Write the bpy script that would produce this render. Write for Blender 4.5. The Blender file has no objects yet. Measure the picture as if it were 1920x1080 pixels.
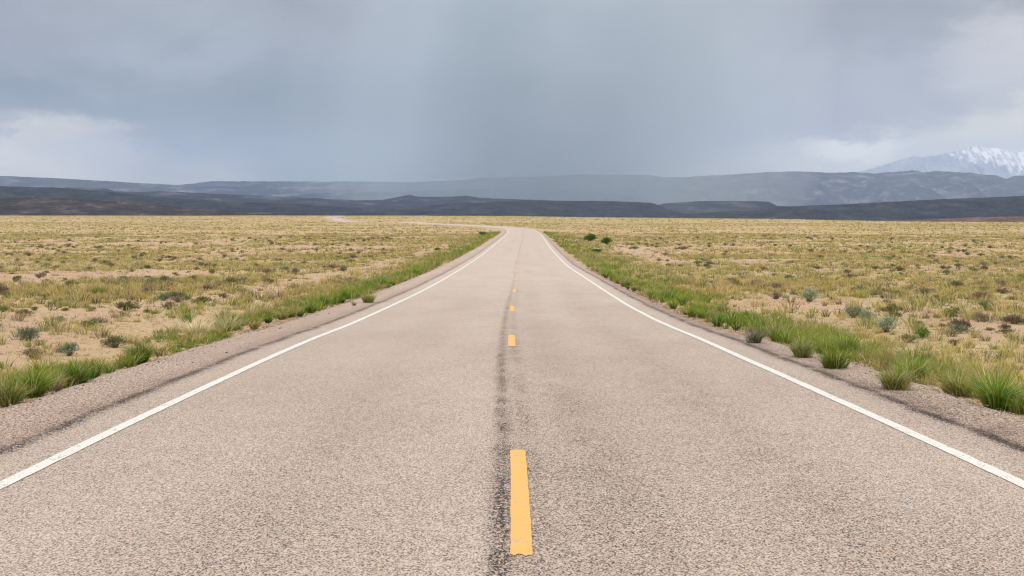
import bpy, math, random
import numpy as np
from mathutils import Vector

R = math.radians
sc = bpy.context.scene
COL = sc.collection
F = 2294.0           # focal length in pixels of the 1920 wide photograph
HC = 1.7             # eye height above the road
HY = 400.0           # eye level row

# ------------------------------------------------------------------ camera
cam = bpy.data.cameras.new('camera')
cam.sensor_width = 36.0
cam.lens = 36.0 * F / 1920.0
cam.shift_y = -(540.0 - HY) / 1920.0
cam.clip_start = 0.1
cam.clip_end = 120000.0
camo = bpy.data.objects.new('camera', cam)
camo.location = (0, 0, HC)
camo.rotation_euler = (R(90), 0, 0)
COL.objects.link(camo)
sc.camera = camo

# ------------------------------------------------------------------ render
sc.render.engine = 'CYCLES'
sc.view_settings.view_transform = 'Standard'
sc.view_settings.look = 'None'
sc.view_settings.exposure = 0.0
sc.view_settings.gamma = 1.0
sc.view_settings.use_curve_mapping = False
sc.cycles.max_bounces = 6
sc.cycles.diffuse_bounces = 3
sc.cycles.volume_bounces = 1
sc.cycles.use_denoising = True
sc.cycles.filter_width = 1.2

SUN_EL, SUN_AZ = R(56), R(205)      # azimuth clockwise from +Y (view direction)

# ------------------------------------------------------------------ node helper
class NT:
    def __init__(self, tree):
        self.t = tree; tree.nodes.clear()
    def n(self, kind, **kw):
        nd = self.t.nodes.new(kind)
        for k, v in kw.items():
            if k.startswith('i_'):
                nd.inputs[k[2:].replace('_', ' ')].default_value = v
            else:
                setattr(nd, k, v)
        return nd
    def l(self, a, b): self.t.links.new(a, b)
    def val(self, sock, v):
        if hasattr(v, 'is_linked') or hasattr(v, 'links'): self.l(v, sock)
        else: sock.default_value = v
    def m(self, op, a, b=None, c=None, clamp=False):
        nd = self.t.nodes.new('ShaderNodeMath'); nd.operation = op; nd.use_clamp = clamp
        self.val(nd.inputs[0], a)
        if b is not None: self.val(nd.inputs[1], b)
        if c is not None: self.val(nd.inputs[2], c)
        return nd.outputs[0]
    def vm(self, op, a, b=None, out=0):
        nd = self.t.nodes.new('ShaderNodeVectorMath'); nd.operation = op
        self.val(nd.inputs[0], a)
        if b is not None:
            if op == 'SCALE': self.val(nd.inputs[3], b)
            else: self.val(nd.inputs[1], b)
        return nd.outputs[out]
    def mix(self, fac, a, b, mode='MIX'):
        nd = self.t.nodes.new('ShaderNodeMix'); nd.data_type = 'RGBA'; nd.blend_type = mode
        self.val(nd.inputs[0], fac); self.val(nd.inputs[6], a); self.val(nd.inputs[7], b)
        return nd.outputs[2]
    def noise(self, vec, scale, detail=4, rough=.55, dim='3D', dist=0.0):
        nd = self.t.nodes.new('ShaderNodeTexNoise'); nd.noise_dimensions = dim
        if vec is not None: self.l(vec, nd.inputs['Vector'])
        nd.inputs['Scale'].default_value = scale; nd.inputs['Detail'].default_value = detail
        nd.inputs['Roughness'].default_value = rough; nd.inputs['Distortion'].default_value = dist
        return nd
    def ramp(self, fac, stops, interp='LINEAR'):
        nd = self.t.nodes.new('ShaderNodeValToRGB'); self.l(fac, nd.inputs[0])
        cr = nd.color_ramp; cr.interpolation = interp
        while len(cr.elements) > len(stops): cr.elements.remove(cr.elements[-1])
        while len(cr.elements) < len(stops): cr.elements.new(0.5)
        for e, (p, c) in zip(cr.elements, stops):
            e.position = p
            e.color = (c, c, c, 1) if isinstance(c, (int, float)) else (*c, 1)
        return nd.outputs[0]
    def mr(self, v, a, b, c=0.0, d=1.0, smooth=False):
        nd = self.t.nodes.new('ShaderNodeMapRange'); nd.clamp = True
        if smooth: nd.interpolation_type = 'SMOOTHSTEP'
        self.val(nd.inputs[0], v); nd.inputs[1].default_value = a; nd.inputs[2].default_value = b
        nd.inputs[3].default_value = c; nd.inputs[4].default_value = d
        return nd.outputs[0]

def lin(*c):
    return tuple(((v/255)/12.92 if v/255 <= .04045 else ((v/255+.055)/1.055)**2.4) for v in c)

# ------------------------------------------------------------------ world: Nishita behind a storm cloud deck
def build_world():
    w = bpy.data.worlds.new('World'); sc.world = w; w.use_nodes = True
    N = NT(w.node_tree)
    out = N.n('ShaderNodeOutputWorld'); bg = N.n('ShaderNodeBackground')
    bg.inputs['Strength'].default_value = 0.1
    N.l(bg.outputs[0], out.inputs[0])
    sky = N.n('ShaderNodeTexSky'); sky.sky_type = 'NISHITA'; sky.sun_disc = False
    sky.sun_elevation = SUN_EL; sky.sun_rotation = SUN_AZ
    tc = N.n('ShaderNodeTexCoord'); d = tc.outputs['Generated']
    sep = N.n('ShaderNodeSeparateXYZ'); N.l(d, sep.inputs[0])
    az = N.m('ARCTAN2', sep.outputs[0], sep.outputs[1])
    el = N.m('ARCSINE', N.m('MAXIMUM', N.m('MINIMUM', sep.outputs[2], .9999), -.9999))
    # cloud billow: noise that shifts where each cloud mass sits
    wv = N.vm('MULTIPLY', d, (1.0, 1.0, 2.6))
    n1 = N.noise(wv, 5.0, 6, .55); n2 = N.noise(wv, 16.0, 5, .6)
    sub = lambda s, k: N.vm('SCALE', N.vm('SUBTRACT', s, (.5, .5, .5)), k)
    cmb = N.n('ShaderNodeCombineXYZ'); N.l(az, cmb.inputs[0]); N.l(el, cmb.inputs[1])
    p = N.vm('ADD', cmb.outputs[0], sub(n1.outputs['Color'], .085))
    p = N.vm('ADD', p, sub(n2.outputs['Color'], .05))
    p = N.vm('MULTIPLY', p, (1, 1, 0))
    # (px, py, sx, sy, weight, rgb) cloud masses by azimuth/elevation, sizes in pixels of arc
    L = CLOUDS
    wsum = None; csum = None
    for (x, y, sx, sy, wt, c) in L:
        a0 = math.atan((x-960)/F); e0 = math.atan((HY-y)/F*math.cos(a0))
        q = N.vm('MULTIPLY', N.vm('SUBTRACT', p, (a0, e0, 0)), (F/sx, F/sy, 0))
        r2 = N.vm('DOT_PRODUCT', q, q, out=1)
        g = N.m('MULTIPLY', N.m('EXPONENT', N.m('MULTIPLY', r2, -1.0)), wt)
        cl = lin(*c)
        sv = N.vm('SCALE', tuple(10*v for v in cl), g)
        wsum = g if wsum is None else N.m('ADD', wsum, g)
        csum = sv if csum is None else N.vm('ADD', csum, sv)
    # high and behind: brighter thin overcast
    hi = N.mr(el, .18, .55, 0, 1, True)
    cosaz = N.m('COSINE', az)
    back = N.mr(cosaz, .85, .2, 0, 1, True)
    up = N.m('MAXIMUM', hi, back)
    base = N.mix(up, (*[10*v for v in lin(162, 172, 187)], 1), (*OVER, 1))
    w0 = N.m('ADD', N.m('MULTIPLY', up, 3.0), .05)
    wsum = N.m('ADD', wsum, w0)
    csum = N.vm('ADD', csum, N.vm('SCALE', base, w0))
    cloud = N.vm('SCALE', csum, N.m('DIVIDE', 1.0, wsum))
    n3 = N.noise(N.vm('MULTIPLY', d, (1, 1, 2.0)), 7.0, 8, .6, dist=.5)
    cloud = N.vm('SCALE', cloud, N.mr(n3.outputs['Fac'], .28, .72, .84, 1.16))
    n4 = N.noise(N.vm('MULTIPLY', d, (1, 1, 1.6)), 3.0, 4, .5)
    gap = N.m('MULTIPLY', N.mr(n4.outputs['Fac'], .55, .75, 0, .25, True), N.mr(el, .4, .9, 0, 1, True))
    N.l(N.mix(gap, cloud, sky.outputs[0]), bg.inputs['Color'])
OVER = (12.0, 11.6, 11.0)
CLOUDS = [
 (20, 40, 170, 90, 1, (156,160,165)), (270, 20, 150, 60, .8, (172,177,181)), (420, 70, 130, 60, .9, (178,187,190)),
 (300, 95, 70, 30, 1.3, (154,163,167)), (240, 150, 140, 36, .9, (180,188,190)), (620, 50, 150, 80, 1, (161,163,168)),
 (30, 178, 170, 36, 1.3, (114,128,135)), (400, 200, 130, 40, .9, (132,144,144)), (560, 190, 140, 60, 1, (128,141,141)),
 (850, 240, 170, 110, 1.2, (134,147,146)), (920, 70, 110, 70, 1, (150,158,163)), (1090, 0, 120, 46, 1.1, (182,191,191)),
 (1050, 115, 65, 60, 2.2, (216,223,224)), (1250, 160, 170, 120, 1.2, (161,168,172)), (1450, 20, 180, 60, 1, (164,166,171)),
 (1760, 25, 190, 50, 1.3, (156,162,167)), (1540, 130, 130, 50, 1, (186,188,191)), (1890, 115, 80, 50, 1.6, (218,216,213)),
 (1740, 185, 130, 36, 1, (186,187,187)), (1612, 256, 46, 14, 18, (286,281,258)), (1750, 262, 150, 36, 2.2, (252,247,221)), (1890, 235, 90, 36, 2.2, (254,249,225)),
 (1560, 210, 90, 20, 1, (182,182,179)), (1560, 306, 160, 28, 2.2, (252,247,223)), (1380, 305, 90, 36, 1, (190,192,185)),
 (-40, 280, 120, 44, 4.5, (280,267,230)), (120, 262, 80, 30, 1.8, (232,227,207)), (120, 322, 170, 26, 1.8, (238,230,201)),
 (320, 315, 120, 34, 1.3, (202,196,177)), (690, 300, 200, 60, 3.5, (120,133,124)), (520, 300, 110, 40, 1, (148,151,141)),
 (1000, 330, 230, 60, 1, (140,149,151)),
]
build_world()

sun = bpy.data.lights.new('sun', 'SUN'); sun.energy = 2.1; sun.angle = R(6); sun.color = (1.0, .955, .89)
suno = bpy.data.objects.new('sun', sun)
dirv = Vector((math.sin(SUN_AZ)*math.cos(SUN_EL), math.cos(SUN_AZ)*math.cos(SUN_EL), math.sin(SUN_EL)))
suno.rotation_euler = dirv.to_track_quat('Z', 'Y').to_euler()
suno.location = (0, 0, 60); COL.objects.link(suno)

# ------------------------------------------------------------------ object helpers
def tag(o, label=None, cat=None, group=None, kind=None):
    if label: o['label'] = label
    if cat: o['category'] = cat
    if group: o['group'] = group
    if kind: o['kind'] = kind
    return o

def link(name, me, parent=None):
    o = bpy.data.objects.new(name, me); COL.objects.link(o)
    if parent is not None: o.parent = parent
    return o

def mesh_np(name, V, faces_list, mat, col=None, uv=None, smooth=False, attrs=None):
    """faces_list: list of int arrays (n,k)"""
    me = bpy.data.meshes.new(name)
    V = np.asarray(V, dtype=np.float32)
    tot = sum(f.size for f in faces_list); nf = sum(len(f) for f in faces_list)
    me.vertices.add(len(V)); me.loops.add(tot); me.polygons.add(nf)
    me.vertices.foreach_set('co', V.ravel())
    li = np.concatenate([f.ravel() for f in faces_list]).astype(np.int32)
    ks = np.concatenate([np.full(len(f), f.shape[1], np.int32) for f in faces_list])
    st = np.concatenate([[0], np.cumsum(ks)[:-1]]).astype(np.int32)
    me.loops.foreach_set('vertex_index', li)
    me.polygons.foreach_set('loop_start', st)
    me.polygons.foreach_set('loop_total', ks)
    if smooth: me.polygons.foreach_set('use_smooth', np.ones(nf, dtype=bool))
    me.update(calc_edges=True)
    if col is not None:
        a = me.color_attributes.new('Col', 'FLOAT_COLOR', 'POINT')
        c4 = np.ones((len(V), 4), np.float32); c4[:, :3] = col
        a.data.foreach_set('color', c4.ravel())
    if attrs:
        for k, v in attrs.items():
            a = me.attributes.new(k, 'FLOAT', 'POINT'); a.data.foreach_set('value', np.asarray(v, np.float32).ravel())
    if uv is not None:
        u = me.uv_layers.new(name='UVMap'); u.data.foreach_set('uv', np.asarray(uv, np.float32)[li].ravel())
    if mat: me.materials.append(mat)
    return me

def grid_faces(nr, nc):
    i = np.arange(nr-1)[:, None]*nc + np.arange(nc-1)[None, :]
    i = i.ravel()
    return np.stack([i, i+1, i+nc+1, i+nc], 1)

# numpy value noise
def _h(ix, iy, seed):
    n = (ix.astype(np.int64)*374761393 + iy.astype(np.int64)*668265263 + seed*1274126177) & 0xffffffff
    n = ((n ^ (n >> 13))*1274126177) & 0xffffffff
    n = n ^ (n >> 16)
    return (n & 0xffff)/65535.0
def vnoise(x, y, seed=0):
    x = np.asarray(x, float); y = np.asarray(y, float)
    ix = np.floor(x); iy = np.floor(y); fx = x-ix; fy = y-iy
    fx = fx*fx*(3-2*fx); fy = fy*fy*(3-2*fy)
    a = _h(ix, iy, seed); b = _h(ix+1, iy, seed); c = _h(ix, iy+1, seed); d = _h(ix+1, iy+1, seed)
    return (a*(1-fx)+b*fx)*(1-fy)+(c*(1-fx)+d*fx)*fy
def fbm(x, y, oct=4, seed=0):
    s = 0; a = .5; t = 0
    for i in range(oct):
        s = s + a*vnoise(x*2**i+17.3*i, y*2**i-9.1*i, seed+i); t += a; a *= .5
    return s/t
def sstep(a, b, x):
    t = np.clip((np.asarray(x, float)-a)/(b-a), 0, 1); return t*t*(3-2*t)

# ------------------------------------------------------------------ terrain functions
def smooth_table(xs, ys, x):
    """monotone-ish cubic through a table"""
    xs = np.array(xs, float); ys = np.array(ys, float); x = np.asarray(x, float)
    m = np.gradient(ys, xs)
    i = np.clip(np.searchsorted(xs, x)-1, 0, len(xs)-2)
    h = xs[i+1]-xs[i]; t = np.clip((x-xs[i])/h, 0, 1)
    return ((2*t**3-3*t**2+1)*ys[i]+(t**3-2*t**2+t)*h*m[i]+(-2*t**3+3*t**2)*ys[i+1]+(t**3-t**2)*h*m[i+1])
ZY = [-60, -20, 0, 8.2, 11.1, 17.7, 21.9, 26, 32.6, 45, 61.2, 80.9, 105.9, 147.5, 197, 298, 377, 450, 600, 1000, 2200]
ZZ = [.55, .3, 0, -.13, -.205, -.399, -.54, -.70, -.90, -1.20, -1.5, -1.83, -2.09, -2.31, -2.45, -2.72, -2.88, -2.93, -2.98, -3.0, -3.0]
def zp(Y): return smooth_table(ZY, ZZ, np.clip(Y, -60, 2200))
CY = [-60, 0, 8, 12, 20, 32, 45, 61, 81, 106, 147, 197, 298, 335]
CX = [.02, .02, .01, -.03, -.09, -.08, .05, .19, .29, .58, 1.06, 1.72, 2.53, 2.2]
def cx(Y): return smooth_table(CY, CX, np.clip(Y, -60, 335))
EDGE_P = [-2500, 0, 300, 480, 960, 1100, 1260, 1500, 1650, 1750, 1920, 2600]
EDGE_Y = [404, 404.3, 404.5, 404, 405, 407, 408.6, 411, 417.5, 421.5, 426, 432]
def rightedge(Y): return np.interp(Y, [0, 17, 26, 60, 100, 300], [4.9, 4.85, 4.35, 4.35, 4.5, 4.3])
LEFTEDGE = 5.05
YE = 2150.0
def G(X, Y):
    X = np.asarray(X, float); Y = np.asarray(Y, float)
    base = zp(Y)
    Ys = np.maximum(Y, 50.)
    px = np.clip(960+F*X/Ys, -2500, 2600)
    ez = HC-(np.interp(px, EDGE_P, EDGE_Y)-HY)*YE/F
    base = base+(ez-(-3.0))*sstep(300, YE, Y)*np.where(ez < -3, (Y/YE).clip(0, 1), 1)
    t = X-cx(Y); at = np.abs(t)
    off = sstep(5.6, 16, at)
    near = off*(fbm(X/9, Y/9, 3, 3)-.5)*.34*(1-.55*sstep(0, 12, 22-Y)) + sstep(4.9, 5.6, at)*(fbm(X/.9, Y/.9, 2, 5)-.5)*.07
    farn = sstep(30, 200, np.hypot(t, Y))*sstep(10, 60, at)*(fbm(X/55, Y/70, 4, 9)-.5)*.9
    farn = farn+1.8*(fbm(X/110, 0*X+2, 3, 29)-.5)*sstep(1500, 2080, Y)*sstep(40, 200, np.abs(X+200))
    rise = .55*np.exp(-((X+52)/22)**2-((Y-548)/28)**2)
    z = base+near+farn*(1-sstep(1300, 2100, Y)*.6)+rise
    # verge: asphalt lip, then a slight swale
    edge = np.where(t > 0, rightedge(Y), LEFTEDGE)
    fade = 1-sstep(300, 330, Y)
    z = z - fade*(.14*sstep(-.35, -.6, at-edge) + .045 + .10*np.exp(-((at-edge-1.6)/1.1)**2))
    # beyond the plain's rim the land drops into the valley
    rim = YE*(1+.06*(fbm(X/300, 0*X, 3, 21)-.5))
    z = np.where(Y > 1800, z+(-80-z)*sstep(0, 1, (Y-rim)/700.), z)
    side = sstep(2500, 6000, np.abs(X))
    return z+(-80-z)*side*sstep(400, 2000, Y)

def ground_at(px, py):
    """point where the pixel's ray meets the land"""
    ys = np.exp(np.linspace(math.log(4), math.log(2100), 6000))
    xs = (px-960)/F*ys; zr = HC-(py-HY)/F*ys
    g = G(xs, ys); k = np.argmax(zr <= g)
    return float(xs[k]), float(ys[k]), float(g[k])

# ------------------------------------------------------------------ materials
def new_mat(name):
    m = bpy.data.materials.new(name); m.use_nodes = True
    N = NT(m.node_tree)
    out = N.n('ShaderNodeOutputMaterial'); b = N.n('ShaderNodeBsdfPrincipled')
    b.inputs['Roughness'].default_value = .9
    b.inputs['Specular IOR Level'].default_value = .25
    N.l(b.outputs[0], out.inputs[0])
    return m, N, b, out

def bump(N, b, h, strength, dist):
    bp = N.n('ShaderNodeBump'); bp.inputs['Strength'].default_value = strength
    bp.inputs['Distance'].default_value = dist
    N.l(h, bp.inputs['Height']); N.l(bp.outputs[0], b.inputs['Normal'])

def mat_road():
    m, N, b, out = new_mat('chip_seal')
    uv = N.n('ShaderNodeUVMap'); uv.uv_map = 'UVMap'
    v = uv.outputs[0]
    sep = N.n('ShaderNodeSeparateXYZ'); N.l(v, sep.inputs[0]); t, s = sep.outputs[0], sep.outputs[1]
    vo = N.n('ShaderNodeTexVoronoi'); vo.voronoi_dimensions = '2D'; vo.inputs['Scale'].default_value = 135
    vst = N.vm('MULTIPLY', v, (1, .55, 1)); N.l(vst, vo.inputs['Vector'])
    vs = N.n('ShaderNodeSeparateColor'); N.l(vo.outputs['Color'], vs.inputs[0])
    rnd = vs.outputs[0]
    med = N.noise(vst, 55, 3, .7, '2D').outputs['Fac']
    big = N.noise(N.vm('MULTIPLY', v, (1, .35, 1)), .55, 4, .6, '2D').outputs['Fac']
    mid = N.noise(N.vm('MULTIPLY', v, (1, .6, 1)), 2.2, 4, .6, '2D').outputs['Fac']
    nf = N.noise(vst, 34, 3, .7, '2D').outputs['Fac']
    wob = N.noise(N.vm('MULTIPLY', v, (0.0, 1, 1)), .35, 3, .6, '2D').outputs['Fac']
    def band(c, wdt, amp, wobk, gatep=None):
        tt = N.m('ADD', t, N.m('MULTIPLY', N.m('SUBTRACT', wob, .5), wobk))
        q = N.m('DIVIDE', N.m('SUBTRACT', tt, c), wdt)
        g = N.m('EXPONENT', N.m('MULTIPLY', N.m('MULTIPLY', q, q), -1.0))
        g = N.m('MULTIPLY', g, N.mr(nf, .3, .62))
        if gatep: g = N.m('MULTIPLY', g, N.mr(mid, gatep[0], gatep[1], .25, 1))
        return N.m('MULTIPLY', g, amp)
    far = N.mr(s, 8, 60, 1, .35)
    st = band(-.07, .070, .60, .06, (.34, .6))
    st = N.m('ADD', st, band(.13, .10, .25, .10, (.4, .6)))
    st = N.m('ADD', st, band(.62, .38, .17, .3, (.38, .6)))
    st = N.m('ADD', st, band(2.0, .45, .17, .5, (.4, .62)))
    st = N.m('ADD', st, band(-1.5, .5, .10, .6, (.42, .65)))
    st = N.m('MULTIPLY', st, far)
    cr = band(-4.0, .075, .62, .25, (.25, .55)); cr = N.m('ADD', cr, band(-4.12, .25, .22, .3, (.35, .6)))
    cr = N.m('ADD', cr, band(4.02, .075, .62, .3, (.25, .55))); cr = N.m('ADD', cr, band(4.18, .28, .32, .3, (.35, .6)))
    cr = N.m('MULTIPLY', cr, N.mr(s, 10, 120, 1, .7))
    fac = N.m('ADD', N.m('ADD', N.m('MULTIPLY', rnd, .66), N.m('MULTIPLY', med, .20)), .085)
    fac = N.m('ADD', fac, N.m('MULTIPLY', N.m('SUBTRACT', big, .5), .16))
    fac = N.m('ADD', fac, N.m('MULTIPLY', N.m('SUBTRACT', mid, .5), .08))
    fac = N.m('ADD', fac, N.mr(s, 6, 60, .03, .17))
    shm = N.m('GREATER_THAN', N.m('ABSOLUTE', t), 4.0)
    fac = N.m('ADD', fac, N.m('MULTIPLY', N.m('MULTIPLY', N.m('SUBTRACT', nf, .54), 1.5), shm))
    fac = N.m('SUBTRACT', fac, N.m('ADD', st, cr), clamp=True)
    c = N.ramp(fac, [(0, (.030, .026, .024)), (.18, (.085, .07, .062)), (.32, (.215, .17, .145)), (.48, (.35, .285, .245)),
                     (.66, (.44, .37, .32)), (.85, (.53, .475, .43)), (1, (.66, .615, .57))])
    # reddish and ochre stones
    tint = N.ramp(vs.outputs[1], [(0, (1.12, .93, .86)), (.3, (1, 1, 1)), (.75, (1, 1, 1)), (.9, (1.06, 1.0, .86)), (1, (.96, 1.0, 1.04))])
    c = N.mix(1.0, c, tint, 'MULTIPLY')
    sh = N.m('GREATER_THAN', N.m('ABSOLUTE', t), 4.03)
    c = N.mix(sh, c, N.mix(1.0, c, (.99, .93, .89, 1), 'MULTIPLY'))
    N.l(c, b.inputs['Base Color'])
    hh = N.m('SUBTRACT', N.m('SUBTRACT', rnd, vo.outputs['Distance']), N.m('MULTIPLY', N.m('ADD', st, cr), 1.2))
    bump(N, b, hh, .35, .004)
    return m

def mat_paint(name, colr, worn):
    m, N, b, out = new_mat(name)
    uv = N.n('ShaderNodeUVMap'); v = uv.outputs[0]
    vo = N.n('ShaderNodeTexVoronoi'); vo.voronoi_dimensions = '2D'; vo.inputs['Scale'].default_value = 85
    N.l(v, vo.inputs['Vector'])
    vs = N.n('ShaderNodeSeparateColor'); N.l(vo.outputs['Color'], vs.inputs[0])
    n = N.noise(v, 5, 4, .7, '2D').outputs['Fac']
    f = N.mr(N.m('ADD', N.m('MULTIPLY', vs.outputs[0], .6), N.m('MULTIPLY', n, .8)), .2, .55, 0, 1)
    c = N.mix(f, tuple(x*.8 for x in colr)+(1,), (*colr, 1))
    w = N.mr(N.m('ADD', N.m('MULTIPLY', vs.outputs[1], .5), n), 1.0-worn, 1.03-worn)
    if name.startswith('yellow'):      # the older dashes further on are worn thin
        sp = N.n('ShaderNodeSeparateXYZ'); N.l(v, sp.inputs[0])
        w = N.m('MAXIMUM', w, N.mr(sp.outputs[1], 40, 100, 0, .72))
    c = N.mix(w, c, (.40, .34, .29, 1))
    N.l(c, b.inputs['Base Color']); b.inputs['Roughness'].default_value = .7
    bump(N, b, vs.outputs[0], .2, .003)
    return m

def mat_ground():
    m, N, b, out = new_mat('desert_soil')
    geo = N.n('ShaderNodeNewGeometry'); v = geo.outputs['Position']
    at = N.n('ShaderNodeAttribute'); at.attribute_name = 'veg'; veg = at.outputs['Fac']
    a2 = N.n('ShaderNodeAttribute'); a2.attribute_name = 'far'; far = a2.outputs['Fac']
    n1 = N.noise(v, .035, 5, .6).outputs['Fac']
    n2 = N.noise(v, .35, 5, .65).outputs['Fac']
    n3 = N.noise(v, 3.0, 5, .7).outputs['Fac']
    n4 = N.noise(v, 28, 4, .7).outputs['Fac']
    soil = N.ramp(n2, [(.25, (.42, .255, .16)), (.5, (.50, .335, .225)), (.75, (.57, .41, .29))])
    red = N.mr(n1, .5, .66, 0, .6, True)
    soil = N.mix(red, soil, (.46, .245, .125, 1))
    soil = N.mix(N.mr(n3, .3, .7, 0, .5), soil, (.36, .27, .18, 1))
    soil = N.mix(N.mr(n4, .48, .74, 0, .7), soil, (.19, .13, .085, 1))
    straw = N.ramp(n2, [(.2, (.30, .25, .085)), (.45, (.45, .35, .14)), (.6, (.54, .40, .18)), (.8, (.38, .32, .11))])
    straw = N.mix(N.mr(n3, .45, .7, 0, .7), straw, (.17, .15, .06, 1))
    n5 = N.noise(v, .012, 4, .6).outputs['Fac']
    straw = N.mix(N.mr(n5, .4, .65, 0, .55, True), straw, (.30, .27, .12, 1))
    cov = N.m('MULTIPLY', veg, N.mr(N.m('ADD', N.m('MULTIPLY', n3, .6), N.m('MULTIPLY', n2, .6)), .42, .72, .15, 1))
    cov = N.m('MAXIMUM', cov, N.m('MULTIPLY', far, N.m('MULTIPLY', N.mr(n2, .35, .6, .6, 1), N.mr(n1, .42, .58, .25, 1, True))))
    c = N.mix(cov, soil, straw)
    N.l(c, b.inputs['Base Color'])
    hh = N.m('ADD', N.m('MULTIPLY', n3, 1.0), N.m('MULTIPLY', n4, .25))
    bump(N, b, hh, .8, .06)
    return m

def mat_leaf(name, transl=.3, rough=.65, rnd=False):
    m, N, b, out = new_mat(name)
    at = N.n('ShaderNodeAttribute'); at.attribute_name = 'Col'
    c = at.outputs['Color']
    if rnd:
        oi = N.n('ShaderNodeObjectInfo')
        hs = N.n('ShaderNodeHueSaturation'); N.l(c, hs.inputs['Color'])
        N.l(N.mr(oi.outputs['Random'], 0, 1, .485, .515), hs.inputs['Hue'])
        N.l(N.mr(N.m('FRACT', N.m('MULTIPLY', oi.outputs['Random'], 7.31)), 0, 1, .75, 1.25), hs.inputs['Value'])
        c = hs.outputs[0]
    N.l(c, b.inputs['Base Color']); b.inputs['Roughness'].default_value = rough
    tr = N.n('ShaderNodeBsdfTranslucent'); N.l(c, tr.inputs[0])
    mx = N.n('ShaderNodeMixShader'); mx.inputs[0].default_value = transl
    N.l(b.outputs[0], mx.inputs[1]); N.l(tr.outputs[0], mx.inputs[2]); N.l(mx.outputs[0], out.inputs[0])
    return m

def mat_hill(name, c0, c1, c2, scale, snow=None, streak=(1, 1, 3)):
    m, N, b, out = new_mat(name)
    geo = N.n('ShaderNodeNewGeometry'); v = geo.outputs['Position']
    vv = N.vm('MULTIPLY', v, streak)
    n = N.noise(vv, scale, 7, .62).outputs['Fac']
    n2 = N.noise(vv, scale*5, 5, .7).outputs['Fac']
    c = N.ramp(n, [(.3, c0), (.52, c1), (.72, c2)])
    c = N.mix(N.mr(n2, .42, .60, 0, .8), c, N.mix(1.0, c, (.35, .36, .42, 1) if not snow else (.7, .72, .76, 1), 'MULTIPLY'))
    if snow:
        at = N.n('ShaderNodeAttribute'); at.attribute_name = 'snow'
        ns = N.noise(N.vm('MULTIPLY', v, (1.6, .5, .35)), scale*4.5, 5, .6).outputs['Fac']
        ns2 = N.noise(v, scale*1.3, 4, .6).outputs['Fac']
        f = N.m('ADD', at.outputs['Fac'], N.m('MULTIPLY', N.m('SUBTRACT', ns, .5), 1.5))
        f = N.m('ADD', f, N.m('MULTIPLY', N.m('SUBTRACT', ns2, .5), 1.0))
        c = N.mix(N.mr(f, .36, .76, 0, 1, True), c, (.88, .89, .90, 1))
    N.l(c, b.inputs['Base Color']); b.inputs['Roughness'].default_value = 1
    b.inputs['Specular IOR Level'].default_value = .0
    return m

M_ROAD = mat_road()
M_WHITE = mat_paint('white_paint', (.66, .64, .61), .02)
M_YEL = mat_paint('yellow_paint', (.72, .40, .125), -.01)
M_GROUND = mat_ground()
M_GRASS = mat_leaf('grass_blades', .35)
M_TUFT = mat_leaf('clump_blades', .35, rnd=True)
M_SHRUB = mat_leaf('shrub_leaves', .15, .85, rnd=True)
M_TWIG = mat_leaf('shrub_twigs', .0, .9)

# ------------------------------------------------------------------ ground sheet
def build_ground():
    a = np.arange(-60, 24, .6); b_ = [24.]
    while b_[-1] < 2900: b_.append(b_[-1]+max(.6, (b_[-1]-10)*.011))
    c_ = np.geomspace(3000, 47500, 50)
    pre = -np.geomspace(5500, 62, 24)
    ys = np.concatenate([pre, a, b_, c_])
    t = np.concatenate([np.arange(0, 16, .3)]); tt = [16.]
    while tt[-1] < 34000: tt.append(tt[-1]+max(.4, (tt[-1]-8)*.045))
    t = np.concatenate([t, tt]); t[-1] = 33800
    ts = np.concatenate([-t[::-1][:-1], t])
    Tg, Yg = np.meshgrid(ts, ys)
    Xg = Tg+cx(Yg)*(1-sstep(20, 120, np.abs(Tg)))
    Zg = G(Xg, Yg)
    V = np.stack([Xg, Yg, Zg], -1).reshape(-1, 3)
    veg = vegmask(Xg, Yg)
    D = np.hypot(Xg, Yg)
    far = sstep(120, 420, D)
    me = mesh_np('ground', V, [grid_faces(len(ys), len(ts))], M_GROUND, smooth=True, attrs={'veg': veg.ravel(), 'far': far.ravel()})
    tag(link('ground', me), kind='structure')

def vegmask(X, Y):
    """cover of dry grass over the plain, 0 where soil lies bare"""
    X = np.asarray(X, float); Y = np.asarray(Y, float)
    t = X-cx(Y); at = np.abs(t)
    n = fbm(X/4.5, Y/7, 4, 31); n2 = fbm(X/22, Y/30, 3, 41)
    m = sstep(.345, .54, n*.6+n2*.45)
    m = np.where((at < 5) & (Y < 300), 0, m)
    w = (fbm(Y/14, Y*0, 3, 51)-.5)*2.2
    strip = np.exp(-((t+10.0+w)/1.15)**2)*sstep(20, 28, Y)*(1-sstep(110, 150, Y))*np.where(fbm(X/3, Y/9, 2, 61) > .36, 1, .35)
    strip2 = np.exp(-((t-11.8+w)/1.8)**2)*sstep(75, 92, Y)*(1-sstep(125, 150, Y))
    bare_r = np.exp(-((X-11.2)/3.0)**2-((Y-24.5)/5.0)**2)
    band_r = np.exp(-((Y-76)/3.5)**2)*sstep(16, 20, X)*.9
    bare_l = np.exp(-((X+11.5)/4.0)**2-((Y-22.5)/4.0)**2)*.85
    bare_l2 = np.exp(-((X+13.5)/5.)**2-((Y-33)/3.0)**2)*.6
    for s in (strip, strip2, bare_r, band_r, bare_l, bare_l2):
        m = m*(1-np.clip(s*1.25, 0, .97))
    return m
build_ground()

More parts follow.
